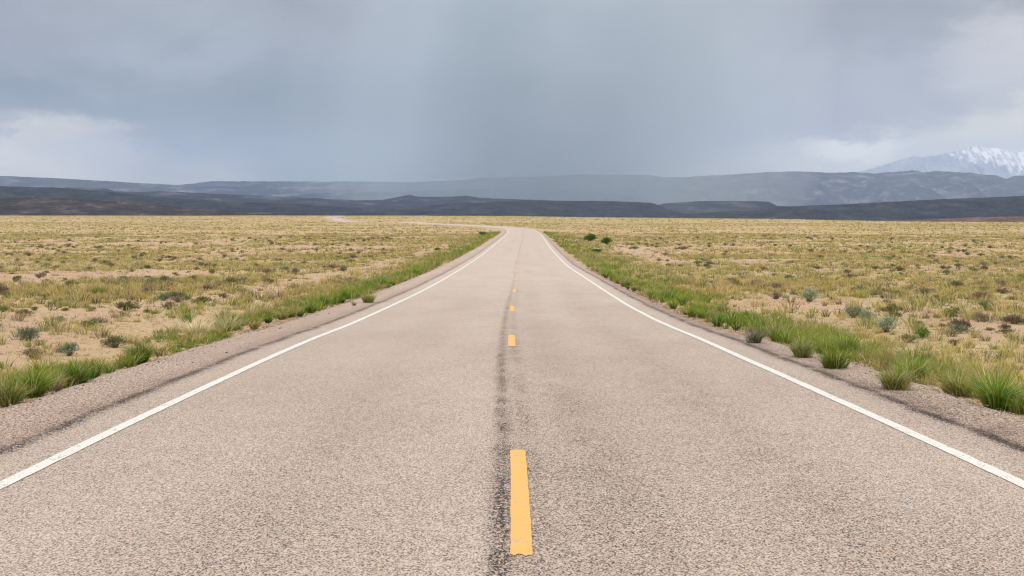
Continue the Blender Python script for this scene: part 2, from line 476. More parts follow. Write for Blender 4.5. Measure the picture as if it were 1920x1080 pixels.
# ------------------------------------------------------------------ road
def catmull(P, step):
    P = np.array(P, float); out = []
    for i in range(1, len(P)-2):
        p0, p1, p2, p3 = P[i-1], P[i], P[i+1], P[i+2]
        n = max(2, int(np.linalg.norm(p2-p1)/step))
        for k in range(n):
            t = k/n
            out.append(.5*((2*p1)+(-p0+p2)*t+(2*p0-5*p1+4*p2-p3)*t*t+(-p0+3*p1-3*p2+p3)*t**3))
    out.append(P[-2]); return np.array(out)

def build_road():
    ys = list(np.arange(-58, 30, .25))+list(np.arange(30, 90, .6))+list(np.arange(90, 298, 1.5))
    A = np.stack([cx(np.array(ys)), np.array(ys)], 1)
    bend = [(cx(280.), 280), (cx(298.), 298), (2.0, 333), (-.8, 372), (-5.3, 408), (-13, 446), (-27, 500), (-48, 552), (-74, 603), (-104, 740),
            (-152, 1060), (-186, 1240), (-203, 1370), (-216, 1510), (-238, 1700), (-262, 1860), (-235, 2000), (-190, 2085), (-150, 2130), (-120, 2150)]
    B = catmull(bend, 5.)
    P = np.concatenate([A, B[1:]])
    seg = np.linalg.norm(np.diff(P, axis=0), axis=1); s = np.concatenate([[0], np.cumsum(seg)])+P[0, 1]
    T = np.gradient(P, axis=0); T /= np.linalg.norm(T, axis=1)[:, None]
    Nn = np.stack([T[:, 1], -T[:, 0]], 1)      # to the right
    lift = .03+.14*sstep(290, 330, P[:, 1])+.25*sstep(500, 900, P[:, 1])
    zc = np.where(P[:, 1] < 298, zp(P[:, 1]), G(P[:, 0], P[:, 1])+lift)
    # blend over the joint, keep smooth
    k = np.ones(5)/5; far = P[:, 1] > 290
    zs = np.convolve(np.pad(zc, 2, mode='edge'), k, 'valid'); zc = np.where(far, zs, zc)
    return P, s, Nn, zc
RP, RS, RN, RZ = build_road()
def road_pt(sv, tv):
    sv = np.asarray(sv, float); tv = np.asarray(tv, float)
    x = np.interp(sv, RS, RP[:, 0]); y = np.interp(sv, RS, RP[:, 1]); z = np.interp(sv, RS, RZ)
    nx = np.interp(sv, RS, RN[:, 0]); ny = np.interp(sv, RS, RN[:, 1])
    crown = -.010*np.abs(tv)*0 - .004*np.maximum(np.abs(tv)-3.9, 0)
    return np.stack([x+nx*tv, y+ny*tv, z+crown], -1)

def build_road_mesh():
    tl = np.array([-5.3, -5.05, -4.9, -4.3, -3.9, -2, 0, 2, 3.9, 4.2, 4.3, 4.9, 5.15])
    S, Tt = np.meshgrid(RS, tl, indexing='ij')
    Tt = Tt.copy()
    re = rightedge(RS)+.20*(fbm(RS/1.3, RS*0, 4, 71)-.5)*(RS < 200)
    le = LEFTEDGE+.20*(fbm(RS/1.3, RS*0+5, 4, 72)-.5)*(RS < 200)
    Tt[:, 1] = -le; Tt[:, 0] = -le-.12-.5*(RS > 298); Tt[:, 2] = -le+.12
    Tt[:, 11] = re; Tt[:, 12] = re+.12+.5*(RS > 298); Tt[:, 10] = re-.12; Tt[:, 9] = np.minimum(4.15, re-.16)
    V = road_pt(S, Tt)
    V[:, 0, 2] -= .16+.5*(RS > 298); V[:, 12, 2] -= .16+.5*(RS > 298)
    V[:, 1, 2] -= .012; V[:, 11, 2] -= .012
    uv = np.stack([Tt, S], -1).reshape(-1, 2)
    me = mesh_np('road', V.reshape(-1, 3), [grid_faces(len(RS), len(tl))[:, ::-1]], M_ROAD, uv=uv, smooth=True)
    road = tag(link('road', me), kind='structure')
    # painted edge lines
    s1 = np.concatenate([np.arange(-40, 40, .08), np.arange(40, 120, .5), np.arange(120, 560, 2.)])
    for side, seed in ((-1, 1), (1, 2)):
        j = (fbm(s1/.12, s1*0, 2, 80+seed)-.5)*.009; j2 = (fbm(s1/.12, s1*0+9, 2, 90+seed)-.5)*.009
        wob = (fbm(s1/6, s1*0, 2, 95+seed)-.5)*.03
        ta = side*3.44-.058+wob+j; tb = side*3.44+.058+wob+j2
        S2 = np.stack([s1, s1], 1); T2 = np.stack([ta, tb], 1)
        V = road_pt(S2, T2); V[..., 2] += .005+.02*sstep(60, 250, S2)
        me = mesh_np('edge_line', V.reshape(-1, 3), [grid_faces(len(s1), 2)[:, ::-1]], M_WHITE, uv=np.stack([T2, S2], -1).reshape(-1, 2))
        link('edge_line', me, road)
    starts = [6.36-12.6*2, 6.36-12.6, 6.36]
    k = 19.95
    while k < 330: starts.append(k); k += 12.4
    for st in starts:
        ln = 3.3 if st < 12 else 3.0
        s2 = np.linspace(st, st+ln, 44 if st < 40 else 6)
        off = np.interp(s2, [6.3, 9.8, 20, 32, 45, 60], [.032, .050, .09, .08, .02, 0])[:, None]
        j = (fbm(s2/.09, s2*0, 2, 7)-.5)*.009; j2 = (fbm(s2/.09, s2*0, 2, 8)-.5)*.009
        hw = .059
        cols = np.linspace(-1, 1, 7)
        T2 = off+cols[None, :]*hw+j[:, None]*(cols < -.9)+j2[:, None]*(cols > .9)
        S2 = np.repeat(s2[:, None], 7, 1)
        rj = np.array([_h(np.array([i]), np.array([int(st)]), 5)[0] for i in range(7)])
        S2[0] += rj*.10-.02; S2[-1] -= rj*.05
        V = road_pt(S2, T2); V[..., 2] += .005+.02*sstep(60, 250, S2)
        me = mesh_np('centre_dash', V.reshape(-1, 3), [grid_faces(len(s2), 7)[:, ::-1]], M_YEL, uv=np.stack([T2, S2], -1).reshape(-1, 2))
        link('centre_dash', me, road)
build_road_mesh()

# ------------------------------------------------------------------ hills and mountains
def ridge(name, pts, D, front, back, mat, rough, seed, foot=-80., expo=1.0, step=3.0, jag=0.0, nrow=26, snow=None, gul=1.0):
    xs = np.array([p[0] for p in pts], float); ys = np.array([p[1] for p in pts], float)
    px = np.arange(xs[0], xs[-1]+step, step)
    py = np.interp(px, xs, ys)
    wl = D/F
    py = py+jag*(fbm(px/7, px*0, 4, seed)-.5)*2
    Htop = HC+(HY-py)*wl
    end = sstep(0, 30, px-xs[0])*sstep(0, 30, xs[-1]-px)
    Htop = foot+(Htop-foot)*end
    r = np.concatenate([-(1-np.linspace(0, 1, nrow)), np.linspace(0, 1, nrow//2)[1:]])
    X = []; Y = []; Z = []; S = []
    for rr in r:
        dep = D+(front*rr if rr < 0 else back*rr)
        lat = (px-960)/F*D*(1+0*rr)
        f = (1-abs(rr))**expo if rr < 0 else (1-rr)**2.6
        x = lat; y = dep+0*lat
        g = fbm(x/(front*.22)+3, y/(front*.5), 5, seed+3)-.5
        gg = np.abs(fbm(x/(front*.10), y/(front*.7)+g, 4, seed+7)-.5)*2
        amp = (1.6 if rr < 0 else .15)*rough*(Htop-foot)*(1-f)*min(1, (1-abs(rr))*4)
        z = foot+(Htop-foot)*f+amp*(g*.9+(gg-.4)*gul)
        X.append(x); Y.append(y); Z.append(z)
        S.append((z-foot)/(Htop.max()-foot))
    V = np.stack([np.array(X), np.array(Y), np.array(Z)], -1)
    at = {'snow': snow(V).ravel()} if snow else None
    me = mesh_np(name, V.reshape(-1, 3), [grid_faces(len(r), len(px))], mat, smooth=True, attrs=at)
    tag(link(name, me), kind='structure')

H1 = mat_hill('cloud_shade_hill_soil', (.012, .022, .028), (.034, .044, .056), (.078, .074, .082), .009)  # dark wooded soil; cloud shade and haze blue are put into its base colours
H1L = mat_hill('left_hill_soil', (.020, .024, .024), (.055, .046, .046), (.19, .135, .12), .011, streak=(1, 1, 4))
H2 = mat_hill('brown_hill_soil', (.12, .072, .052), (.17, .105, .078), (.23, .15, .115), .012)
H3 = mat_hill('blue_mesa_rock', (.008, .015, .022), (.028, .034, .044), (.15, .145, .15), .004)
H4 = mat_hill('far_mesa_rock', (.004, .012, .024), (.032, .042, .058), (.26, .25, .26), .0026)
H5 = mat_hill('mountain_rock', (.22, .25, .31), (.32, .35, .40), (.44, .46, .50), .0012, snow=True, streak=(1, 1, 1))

ridge('hills', [(-700, 365), (-300, 368), (0, 371), (60, 370), (130, 372), (210, 377), (290, 384), (360, 390), (430, 396), (520, 400), (640, 403), (760, 404), (900, 409)],
      3500, 750, 900, H1L, .5, 11, jag=.8)
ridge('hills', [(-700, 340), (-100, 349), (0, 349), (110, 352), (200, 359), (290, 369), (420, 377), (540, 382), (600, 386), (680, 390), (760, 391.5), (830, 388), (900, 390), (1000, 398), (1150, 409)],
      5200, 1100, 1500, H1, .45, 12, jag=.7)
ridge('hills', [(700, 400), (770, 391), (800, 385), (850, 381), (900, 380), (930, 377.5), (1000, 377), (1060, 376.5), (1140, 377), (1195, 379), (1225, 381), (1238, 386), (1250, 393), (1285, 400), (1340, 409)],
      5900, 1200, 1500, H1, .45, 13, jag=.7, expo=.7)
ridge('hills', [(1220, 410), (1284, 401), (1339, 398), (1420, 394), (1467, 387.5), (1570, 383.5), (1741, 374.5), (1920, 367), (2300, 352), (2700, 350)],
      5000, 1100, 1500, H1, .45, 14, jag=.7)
ridge('hills', [(1500, 420), (1600, 414.5), (1676, 413.5), (1747, 411), (1841, 407), (1920, 405.5), (2200, 398), (2600, 395)],
      3500, 600, 700, H2, .35, 15, jag=.3)
ridge('mesas', [(-700, 345), (-100, 348), (0, 349.5), (40, 350), (107, 356), (125, 351), (200, 354), (215, 358), (262, 360), (300, 358), (350, 361), (480, 366), (600, 372), (760, 380), (960, 402)],
      9500, 2200, 2500, H3, .4, 16, jag=.7)
ridge('mesas', [(560, 392), (640, 381), (655, 375.5), (717, 375), (755, 367.5), (767, 365.5), (785, 369), (830, 369), (875, 367), (900, 371), (980, 374), (1100, 378), (1300, 400)],
      10500, 2000, 2500, H3, .4, 17, jag=.5)
ridge('mesas', [(1190, 400), (1241, 382), (1313, 377), (1399, 377), (1442, 378), (1454, 386), (1600, 392), (1800, 404)],
      8500, 1500, 2000, H3, .4, 18, jag=.5)
ridge('mesas', [(440, 372), (520, 366), (640, 361), (657, 354.5), (675, 359), (742, 360), (850, 356), (1000, 352), (1150, 362), (1250, 385)],
      14500, 2500, 2500, H4, .4, 23, jag=.5)
ridge('mesas', [(-700, 312), (-100, 326), (0, 329.5), (125, 335), (250, 342.5), (325, 346.5), (400, 349), (480, 351), (520, 362), (600, 385)],
      19500, 3500, 3000, H4, .45, 19, jag=.4, nrow=34)
ridge('mesas', [(260, 352), (350, 345.5), (370, 343), (400, 339.5), (480, 340), (620, 340.5), (780, 341.5), (860, 338), (900, 334), (1000, 331), (1090, 327), (1164, 328), (1224, 328.5),
               (1241, 333), (1279, 332), (1356, 328), (1433, 323), (1497, 321), (1561, 324), (1604, 322.5), (1640, 325), (1681, 322), (1712, 319.5), (1722, 321), (1732, 324),
               (1753, 320), (1792, 323), (1822, 324), (1841, 327), (1867, 328), (1882, 337), (1896, 332), (1907, 329), (1940, 329), (2000, 333), (2300, 325), (2700, 340)],
      22500, 4200, 4000, H4, .55, 20, jag=.9, nrow=40, expo=.8)

def snowf(V):
    z = V[..., 2]; x = V[..., 0]
    lim = np.interp(960+F*x/40000., [1600, 1720, 1790, 1840, 1880, 1960, 2200], [3000, 2050, 1900, 1500, 1350, 1300, 1400])
    return np.clip(.42+(z-lim)/1500., 0, .66)
ridge('mountains', [(1560, 345), (1607, 323), (1654, 311), (1690, 299), (1714, 292.5), (1729, 295), (1747, 293), (1766, 289), (1785, 284.5), (1798, 283), (1809, 278), (1822, 275), (1837, 274.5),
                   (1852, 277.5), (1866, 277), (1879, 280), (1895, 283), (1907, 286), (1920, 283), (1960, 288), (2040, 300), (2110, 296), (2200, 312), (2400, 338)],
      40000, 4500, 4500, H5, .42, 22, jag=1.4, step=1.2, nrow=50, snow=snowf, gul=1.3)

# ------------------------------------------------------------------ air: haze and the rain shower
def volume_mat(name, colr, dens, aniso=0.0):
    m = bpy.data.materials.new(name); m.use_nodes = True
    N = NT(m.node_tree); out = N.n('ShaderNodeOutputMaterial'); v = N.n('ShaderNodeVolumePrincipled')
    v.inputs['Color'].default_value = (*colr, 1); v.inputs['Density'].default_value = dens
    v.inputs['Anisotropy'].default_value = aniso
    N.l(v.outputs[0], out.inputs['Volume']); return m

def build_haze():
    x0, x1, y0, y1, z0, z1 = -34500, 34500, -6000, 49500, -83, 2700
    V = [(x, y, z) for z in (z0, z1) for y in (y0, y1) for x in (x0, x1)]
    Fc = np.array([(0, 2, 3, 1), (4, 5, 7, 6), (0, 1, 5, 4), (2, 6, 7, 3), (0, 4, 6, 2), (1, 3, 7, 5)])
    me = mesh_np('haze', V, [Fc], volume_mat('haze_air', HAZE_COL, HAZE_D))
    tag(link('haze', me), kind='stuff')
HAZE_COL = (.51, .65, .95); HAZE_D = 2.9e-5
build_haze()

def build_rain():
    # falling rain: many overlapping tall shafts, slightly slanted, thinner towards their edges
    r = random.Random(4)
    mat = volume_mat('rain_air', RAIN_COL, RAIN_D)
    nu = 28
    cols = [(r.gauss(985, 235), 12600 + r.uniform(-900, 900), r.uniform(110, 340)) for k in range(24)]
    cols += [(1150, 7200, 75), (1200, 7300, 68), (1248, 7250, 62), (1290, 7300, 75), (1345, 7250, 70), (1390, 7300, 40)]
    cols += [(r.uniform(800, 1230), 12000 + r.uniform(-900, 900), r.uniform(80, 190)) for k in range(16)]
    for k, (px, D, rp) in enumerate(cols):
        rx = rp*D/F; ry = rx*r.uniform(.5, .9); cxx = (px-960)/F*D; lean = r.uniform(.05, .16)
        V = []
        top = 2640. if k < 24 else r.uniform(600, 900)
        if k >= 30: top = r.uniform(900, 1500)
        for (z, sc_) in ((-82., .8), (150., .93), (700., 1.0), (1600., 1.02), (top, .8 if k < 24 else .5)) if k < 24 else ((-82., .95), (60., 1.0), (200., .95), (420., .75), (top, .25)):
            for i in range(nu):
                th = 2*math.pi*i/nu
                V.append((rx*sc_*math.cos(th)+z*lean, ry*sc_*math.sin(th), z))
        V = np.array(V); Fq = []
        for j in range(4):
            for i in range(nu):
                Fq.append((j*nu+i, j*nu+(i+1) % nu, (j+1)*nu+(i+1) % nu, (j+1)*nu+i))
        V = np.concatenate([V, [(-82*lean, 0, -82.), (top*lean, 0, top)]])
        Ft = [(5*nu, (i+1) % nu, i) for i in range(nu)]+[(5*nu+1, 4*nu+i, 4*nu+(i+1) % nu) for i in range(nu)]
        me = mesh_np('rain', V, [np.array(Fq), np.array(Ft)], mat)
        o = tag(link('rain', me), kind='stuff'); o.location = (cxx, D, 0)
RAIN_COL = (.78, .91, 1.0); RAIN_D = 5.5e-5
build_rain()

# ------------------------------------------------------------------ grass builders
rng = np.random.default_rng(7)
def blades(base, h, ang, lean, w, c0, c1, seg=2, face=None):
    """base (n,3); h height; ang lean azimuth; lean 0..1; w width; colours (n,3)"""
    n = len(base)
    dx = np.cos(ang); dy = np.sin(ang)
    if face is None: face = rng.uniform(0, 2*np.pi, n)
    wx = np.cos(face)*w*.5; wy = np.sin(face)*w*.5
    def P(f, ww):
        r = lean*h*f**1.7; z = h*f*np.sqrt(np.clip(1-(lean*f*.8)**2, .05, 1))
        c = base+np.stack([dx*r, dy*r, z], 1)
        o = np.stack([wx*ww, wy*ww, 0*wx], 1)
        return c-o, c+o
    if seg == 1:
        a, b = P(0., 1.); t, _ = P(1., 0.)
        V = np.stack([a, b, t], 1).reshape(-1, 3)
        C = np.stack([c0, c0, c1], 1).reshape(-1, 3)
        i = np.arange(n)[:, None]*3
        return V, [i+np.array([[0, 1, 2]])], C
    a, b = P(0., .8); c, d = P(.5, 1.); t, _ = P(1., 0.)
    V = np.stack([a, b, c, d, t], 1).reshape(-1, 3)
    cm = (c0+c1)/2
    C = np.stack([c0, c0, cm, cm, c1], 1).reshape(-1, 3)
    i = np.arange(n)[:, None]*5
    return V, [i+np.array([[0, 1, 3, 2]]), i+np.array([[2, 3, 4]])], C

def merge(parts):
    Vs = []; F3 = []; F4 = []; Cs = []; nb = 0
    for V, Fl, C in parts:
        for f in Fl: (F3 if f.shape[1] == 3 else F4).append(f+nb)
        Vs.append(V); Cs.append(C); nb += len(V)
    fl = []
    if F4: fl.append(np.concatenate(F4))
    if F3: fl.append(np.concatenate(F3))
    return np.concatenate(Vs), fl, np.concatenate(Cs)

def tufts(P, rad, hgt, nb, wid, ca, cb, var=.18, seg=2, spread=.6, pale=.0, palec=(.55, .47, .27), root=.45):
    """P (n,3) tuft centres with per tuft rad, hgt, base colour ca (n,3), tip colour cb (n,3)"""
    n = len(P); idx = np.repeat(np.arange(n), nb)
    m = len(idx)
    r = np.sqrt(rng.uniform(0, 1, m)); a = rng.uniform(0, 2*np.pi, m)
    base = P[idx]+np.stack([np.cos(a)*r*rad[idx]*root, np.sin(a)*r*rad[idx]*root, np.full(m, -.01)], 1)
    h = hgt[idx]*rng.uniform(.5, 1.1, m)*(1-.25*r)
    lean = np.clip(r*spread+rng.uniform(-.1, .35, m), 0, .95)
    w = (wid[idx] if hasattr(wid, '__len__') else wid)*rng.uniform(.6, 1.3, m)
    k = rng.uniform(1-var, 1+var, (m, 1))
    c0 = ca[idx]*k; c1 = cb[idx]*k
    if pale > 0:
        q = rng.uniform(0, 1, m) < pale
        c0[q] = np.array(palec)*.8*k[q]; c1[q] = np.array(palec)*k[q]
    return blades(base, h, a+rng.uniform(-.6, .6, m), lean, w, c0, c1, seg)

GREEN = [np.array(c) for c in ((.090, .180, .009), (.135, .225, .012), (.20, .275, .020), (.27, .29, .035))]
STRAW = [np.array(c) for c in ((.50, .39, .16), (.44, .37, .12), (.58, .45, .22), (.38, .34, .10), (.28, .29, .065))]
def pick(pal, n, wts):
    i = rng.choice(len(pal), n, p=np.array(wts)/sum(wts)); return np.array(pal)[i]

# --- dry grass over the plain
def scatter(y0, y1, dens, halfk=.47, margin=6):
    """points uniform over the wedge of land the view can reach"""
    A = (halfk*(y0+y1)+2*margin)*(y1-y0); n = int(A*dens)
    u = rng.uniform(0, 1, n*2); y = y0+(y1-y0)*u
    keep = rng.uniform(0, 1, n*2) < (halfk*y+margin)/(halfk*y1+margin)
    y = y[keep]; x = rng.uniform(-1, 1, len(y))*(halfk*y+margin)
    return x, y

def road_clear(x, y):
    t = x-cx(y); ok = np.where(t > 0, t > rightedge(y)+.14, -t > LEFTEDGE+.12) | (y > 300)
    f = y > 295
    if f.any():
        xs = x[f][:, None]; ysf = y[f][:, None]
        k = RS > 290; st = max(1, int(k.sum()/160))
        qx = RP[k, 0][::st][None]; qy = RP[k, 1][::st][None]
        d = np.sqrt(((xs-qx)**2+(ysf-qy)**2).min(1))
        okf = d > 9
        # keep the sight line to the visible reaches free of tall grass
        ok = ok.copy(); ok[f] = okf
    return ok

def build_plain_grass():
    parts = []
    # (y0, y1, tufts per m2, radius, height, blades, blade width, floor of cover, kind)
    zones = [(6, 30, 3.4, .20, .25, 52, .0085, .03, 0), (6, 30, 26.0, .07, .065, 8, .010, .5, 1),
             (30, 60, 2.6, .23, .27, 30, .015, .03, 0), (30, 60, 11.0, .10, .08, 6, .017, .5, 1),
             (60, 120, 1.5, .30, .30, 18, .030, .04, 0), (60, 120, 3.0, .16, .10, 5, .034, .45, 1),
             (120, 260, .60, .42, .34, 11, .065, .06, 0), (120, 260, .35, .30, .16, 5, .08, .4, 1),
             (260, 600, .12, .65, .36, 6, .17, .1, 0), (600, 2150, .011, 1.8, .45, 5, .6, .1, 0)]
    for (y0, y1, dn, rad, hg, nb, wd, floor, kind) in zones:
        x, y = scatter(y0, y1, dn)
        m = vegmask(x, y)
        keep = (rng.uniform(0, 1, len(x)) < floor+(1-floor)*m) & road_clear(x, y)
        x = x[keep]; y = y[keep]; n = len(x)
        z = G(x, y)
        tone = fbm(x/12, y/18, 3, 101); tone2 = fbm(x/3, y/4, 2, 103)
        band = fbm(x/90+5, y/26, 3, 107)
        ca = pick(STRAW, n, (4, 3, 3, 3, 2))
        gr = sstep(.42, .66, tone*.6+tone2*.25+band*.2)[:, None]*rng.uniform(.3, 1, (n, 1))
        ca = ca*(1-gr*.85)+np.array((.29, .31, .05))*gr*.85
        rd = sstep(.52, .70, band)[:, None]*.45
        ca = ca*(1-rd)+np.array((.50, .29, .13))*rd
        q = rng.uniform(0, 1, n)
        dk = q < (.20 if kind == 0 else .42)
        ca[dk] = np.array((.15, .12, .065))*rng.uniform(.7, 1.5, (dk.sum(), 1))
        gk = (q > .90) & (kind == 0)
        ca[gk] = np.array((.13, .18, .035))*rng.uniform(.8, 1.3, (gk.sum(), 1))
        sz = rng.lognormal(0, .34, n)*(.7+.6*tone2)
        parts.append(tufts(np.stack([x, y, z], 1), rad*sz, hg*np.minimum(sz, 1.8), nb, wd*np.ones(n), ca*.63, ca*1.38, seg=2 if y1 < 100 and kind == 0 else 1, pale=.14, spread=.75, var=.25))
    # dead litter along the asphalt edge
    for (y0, y1, dn, nb, wd, hg) in ((6, 30, 34, 7, .009, .06), (30, 80, 12, 6, .02, .08)):
        n = int((y1-y0)*dn*2)
        y = rng.uniform(y0, y1, n); sd = np.where(rng.uniform(0, 1, n) < .5, -1, 1)
        e = np.where(sd < 0, LEFTEDGE, rightedge(y))
        x = cx(y)+sd*(e+.08+np.abs(rng.normal(0, .38, n))); z = G(x, y)
        ca = np.array([(.20, .13, .08), (.30, .21, .13), (.13, .095, .06), (.36, .28, .16)])[rng.integers(0, 4, n)]*rng.uniform(.7, 1.2, (n, 1))
        parts.append(tufts(np.stack([x, y, z], 1), np.full(n, .10), hg*rng.uniform(.5, 1.5, n), nb, wd*np.ones(n), ca*.8, ca*1.1, seg=1, spread=1.0))
    V, Fl, C = merge(parts)
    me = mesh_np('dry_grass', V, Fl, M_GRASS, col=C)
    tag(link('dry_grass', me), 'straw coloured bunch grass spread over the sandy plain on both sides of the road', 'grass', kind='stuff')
build_plain_grass()

# --- green verge grass, in a strip along each shoulder
def verge_w(y, side):
    return np.interp(y, [0, 20, 40, 80, 140, 250, 300], [1.5, 1.5, 1.7, 2.2, 3.0, 3.4, 2.5] if side < 0 else [1.5, 1.6, 2.6, 3.4, 4.5, 4.0, 2.0])

def build_verge():
    parts = []
    for side in (-1, 1):
        for (y0, y1, dn, nb, wd, hg) in ((6, 28, 20, 26, .009, .26), (28, 60, 13, 16, .016, .30), (60, 130, 6, 12, .034, .38), (130, 330, 2.0, 9, .08, .45)):
            n = int((y1-y0)*dn*2.6)
            y = rng.uniform(y0, y1, n); w = verge_w(y, side)
            u = rng.beta(1.3, 1.7, n)
            e = np.where(side < 0, LEFTEDGE+.16, rightedge(y)+.20)
            e = e+.5*np.clip(fbm(y/1.6, y*0+side, 3, 111)-.42, 0, 1)
            t = side*(e+u*w*1.25)
            x = cx(y)+t
            cl = fbm(x/1.1, y/1.8, 3, 113+side)
            keep = (cl > np.where(y < 60, .345 if side < 0 else .41, .37)+.20*u) & road_clear(x, y)
            x, y, u, cl, t = x[keep], y[keep], u[keep], cl[keep], t[keep]
            n = len(x); z = G(x, y)
            g = fbm(x/1.6, y/3.5, 3, 121)
            ca = pick(GREEN, n, (3, 4, 3, 2))
            dry = np.clip(sstep(.4, 1., u)*.8+sstep(.54, .68, g)*(.45 if side < 0 else .7), 0, 1)[:, None]
            ca = ca*(1-dry)+np.array((.30, .285, .10))*dry
            sz = rng.lognormal(0, .26, n)*(.62+1.1*(cl-.36)/.3*.6)*(1-.25*u)
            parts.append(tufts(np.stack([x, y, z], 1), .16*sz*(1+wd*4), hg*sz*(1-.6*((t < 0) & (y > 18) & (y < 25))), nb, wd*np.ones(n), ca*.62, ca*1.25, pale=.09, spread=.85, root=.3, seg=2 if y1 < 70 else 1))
        # fuller bunches rooted in the strip
        n = 115
        y = 8+rng.uniform(0, 1, n)**1.3*62
        e = np.where(side < 0, LEFTEDGE+.2, rightedge(y)+.22)+rng.uniform(0, 1, n)**1.4*verge_w(y, side)*.8
        x = cx(y)+side*e; k = ~((side < 0) & (y > 17.5) & (y < 25)); x, y = x[k], y[k]; n = len(x)
        ca = pick(GREEN+[np.array((.34, .30, .10))], n, (4, 4, 3, 3, 3)); sz = rng.lognormal(-.05, .25, n)
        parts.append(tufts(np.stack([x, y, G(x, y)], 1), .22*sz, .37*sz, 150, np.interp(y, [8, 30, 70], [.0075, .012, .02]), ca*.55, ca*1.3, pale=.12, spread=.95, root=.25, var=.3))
    V, Fl, C = merge(parts)
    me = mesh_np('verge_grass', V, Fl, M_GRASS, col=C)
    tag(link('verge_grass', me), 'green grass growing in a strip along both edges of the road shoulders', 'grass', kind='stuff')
build_verge()

# --- loose gravel and clods on shoulder and soil
def build_gravel():
    oct_v = np.array([(1, 0, 0), (-.5, .87, 0), (-.5, -.87, 0), (0, 0, 1.), (0, 0, -.6), (.5, .8, .3)])
    tri = np.array([(0, 5, 3), (5, 1, 3), (1, 2, 3), (2, 0, 3), (5, 0, 4), (1, 5, 4), (2, 1, 4), (0, 2, 4)])
    n = 26000
    y = 7+rng.uniform(0, 1, n)**1.5*55; side = np.where(rng.uniform(0, 1, n) < .5, -1, 1)
    e = np.where(side < 0, LEFTEDGE, rightedge(y))
    t = side*(e+rng.normal(.12, .28, n)); x = cx(y)+t
    far = rng.uniform(0, 1, n) < .35
    x[far] = (rng.uniform(-1, 1, far.sum())*(.45*y[far]+5)); t = x-cx(y)
    ok = np.abs(t) > 4.25; x, y, t = x[ok], y[ok], t[ok]; n = len(x)
    e = np.where(t < 0, LEFTEDGE, rightedge(y))
    onroad = np.abs(t) < e
    z = np.where(onroad, zp(y)+.002, G(x, y))
    s = rng.lognormal(-4.85, .58, n).clip(0, .035)*np.where(onroad, .7, 1)
    rot = rng.uniform(0, 2*np.pi, n); sx = rng.uniform(.7, 1.4, n); szz = rng.uniform(.4, .9, n)
    V = np.repeat(oct_v[None], n, 0)
    vx = (V[..., 0]*np.cos(rot)[:, None]-V[..., 1]*np.sin(rot)[:, None])*(s*sx)[:, None]
    vy = (V[..., 0]*np.sin(rot)[:, None]+V[..., 1]*np.cos(rot)[:, None])*s[:, None]
    vz = V[..., 2]*(s*szz)[:, None]
    P = np.stack([vx+x[:, None], vy+y[:, None], vz+z[:, None]], -1).reshape(-1, 3)
    Fc = (np.arange(n)[:, None, None]*6+tri[None]).reshape(-1, 3)
    pal = np.array([(.35, .28, .23), (.22, .18, .15), (.48, .42, .36), (.32, .21, .15), (.12, .10, .09)])
    C = np.repeat(pal[rng.integers(0, 5, n)]*rng.uniform(.8, 1.2, (n, 1)), 6, 0)
    me = mesh_np('gravel', P, [Fc], M_TWIG, col=C)
    tag(link('gravel', me), 'loose pale and dark pebbles scattered along the asphalt edges and sandy soil', 'gravel', kind='stuff')
build_gravel()

# ------------------------------------------------------------------ individual clumps and shrubs
def clump_mesh(name, seed, n, h, rad, w, cols, wts, pale, spread=.75, mat=None, palec=(.62, .54, .30)):
    global rng
    keep = rng; rng = np.random.default_rng(seed)
    ns = 9
    P = np.stack([rng.normal(0, rad*.16, ns), rng.normal(0, rad*.16, ns), np.zeros(ns)], 1)
    ca = pick(cols, ns, wts)
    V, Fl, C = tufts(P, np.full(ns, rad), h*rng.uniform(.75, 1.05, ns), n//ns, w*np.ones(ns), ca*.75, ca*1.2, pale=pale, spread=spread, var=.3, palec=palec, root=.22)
    rng = keep
    return mesh_np(name, V, Fl, mat or M_TUFT, col=C)

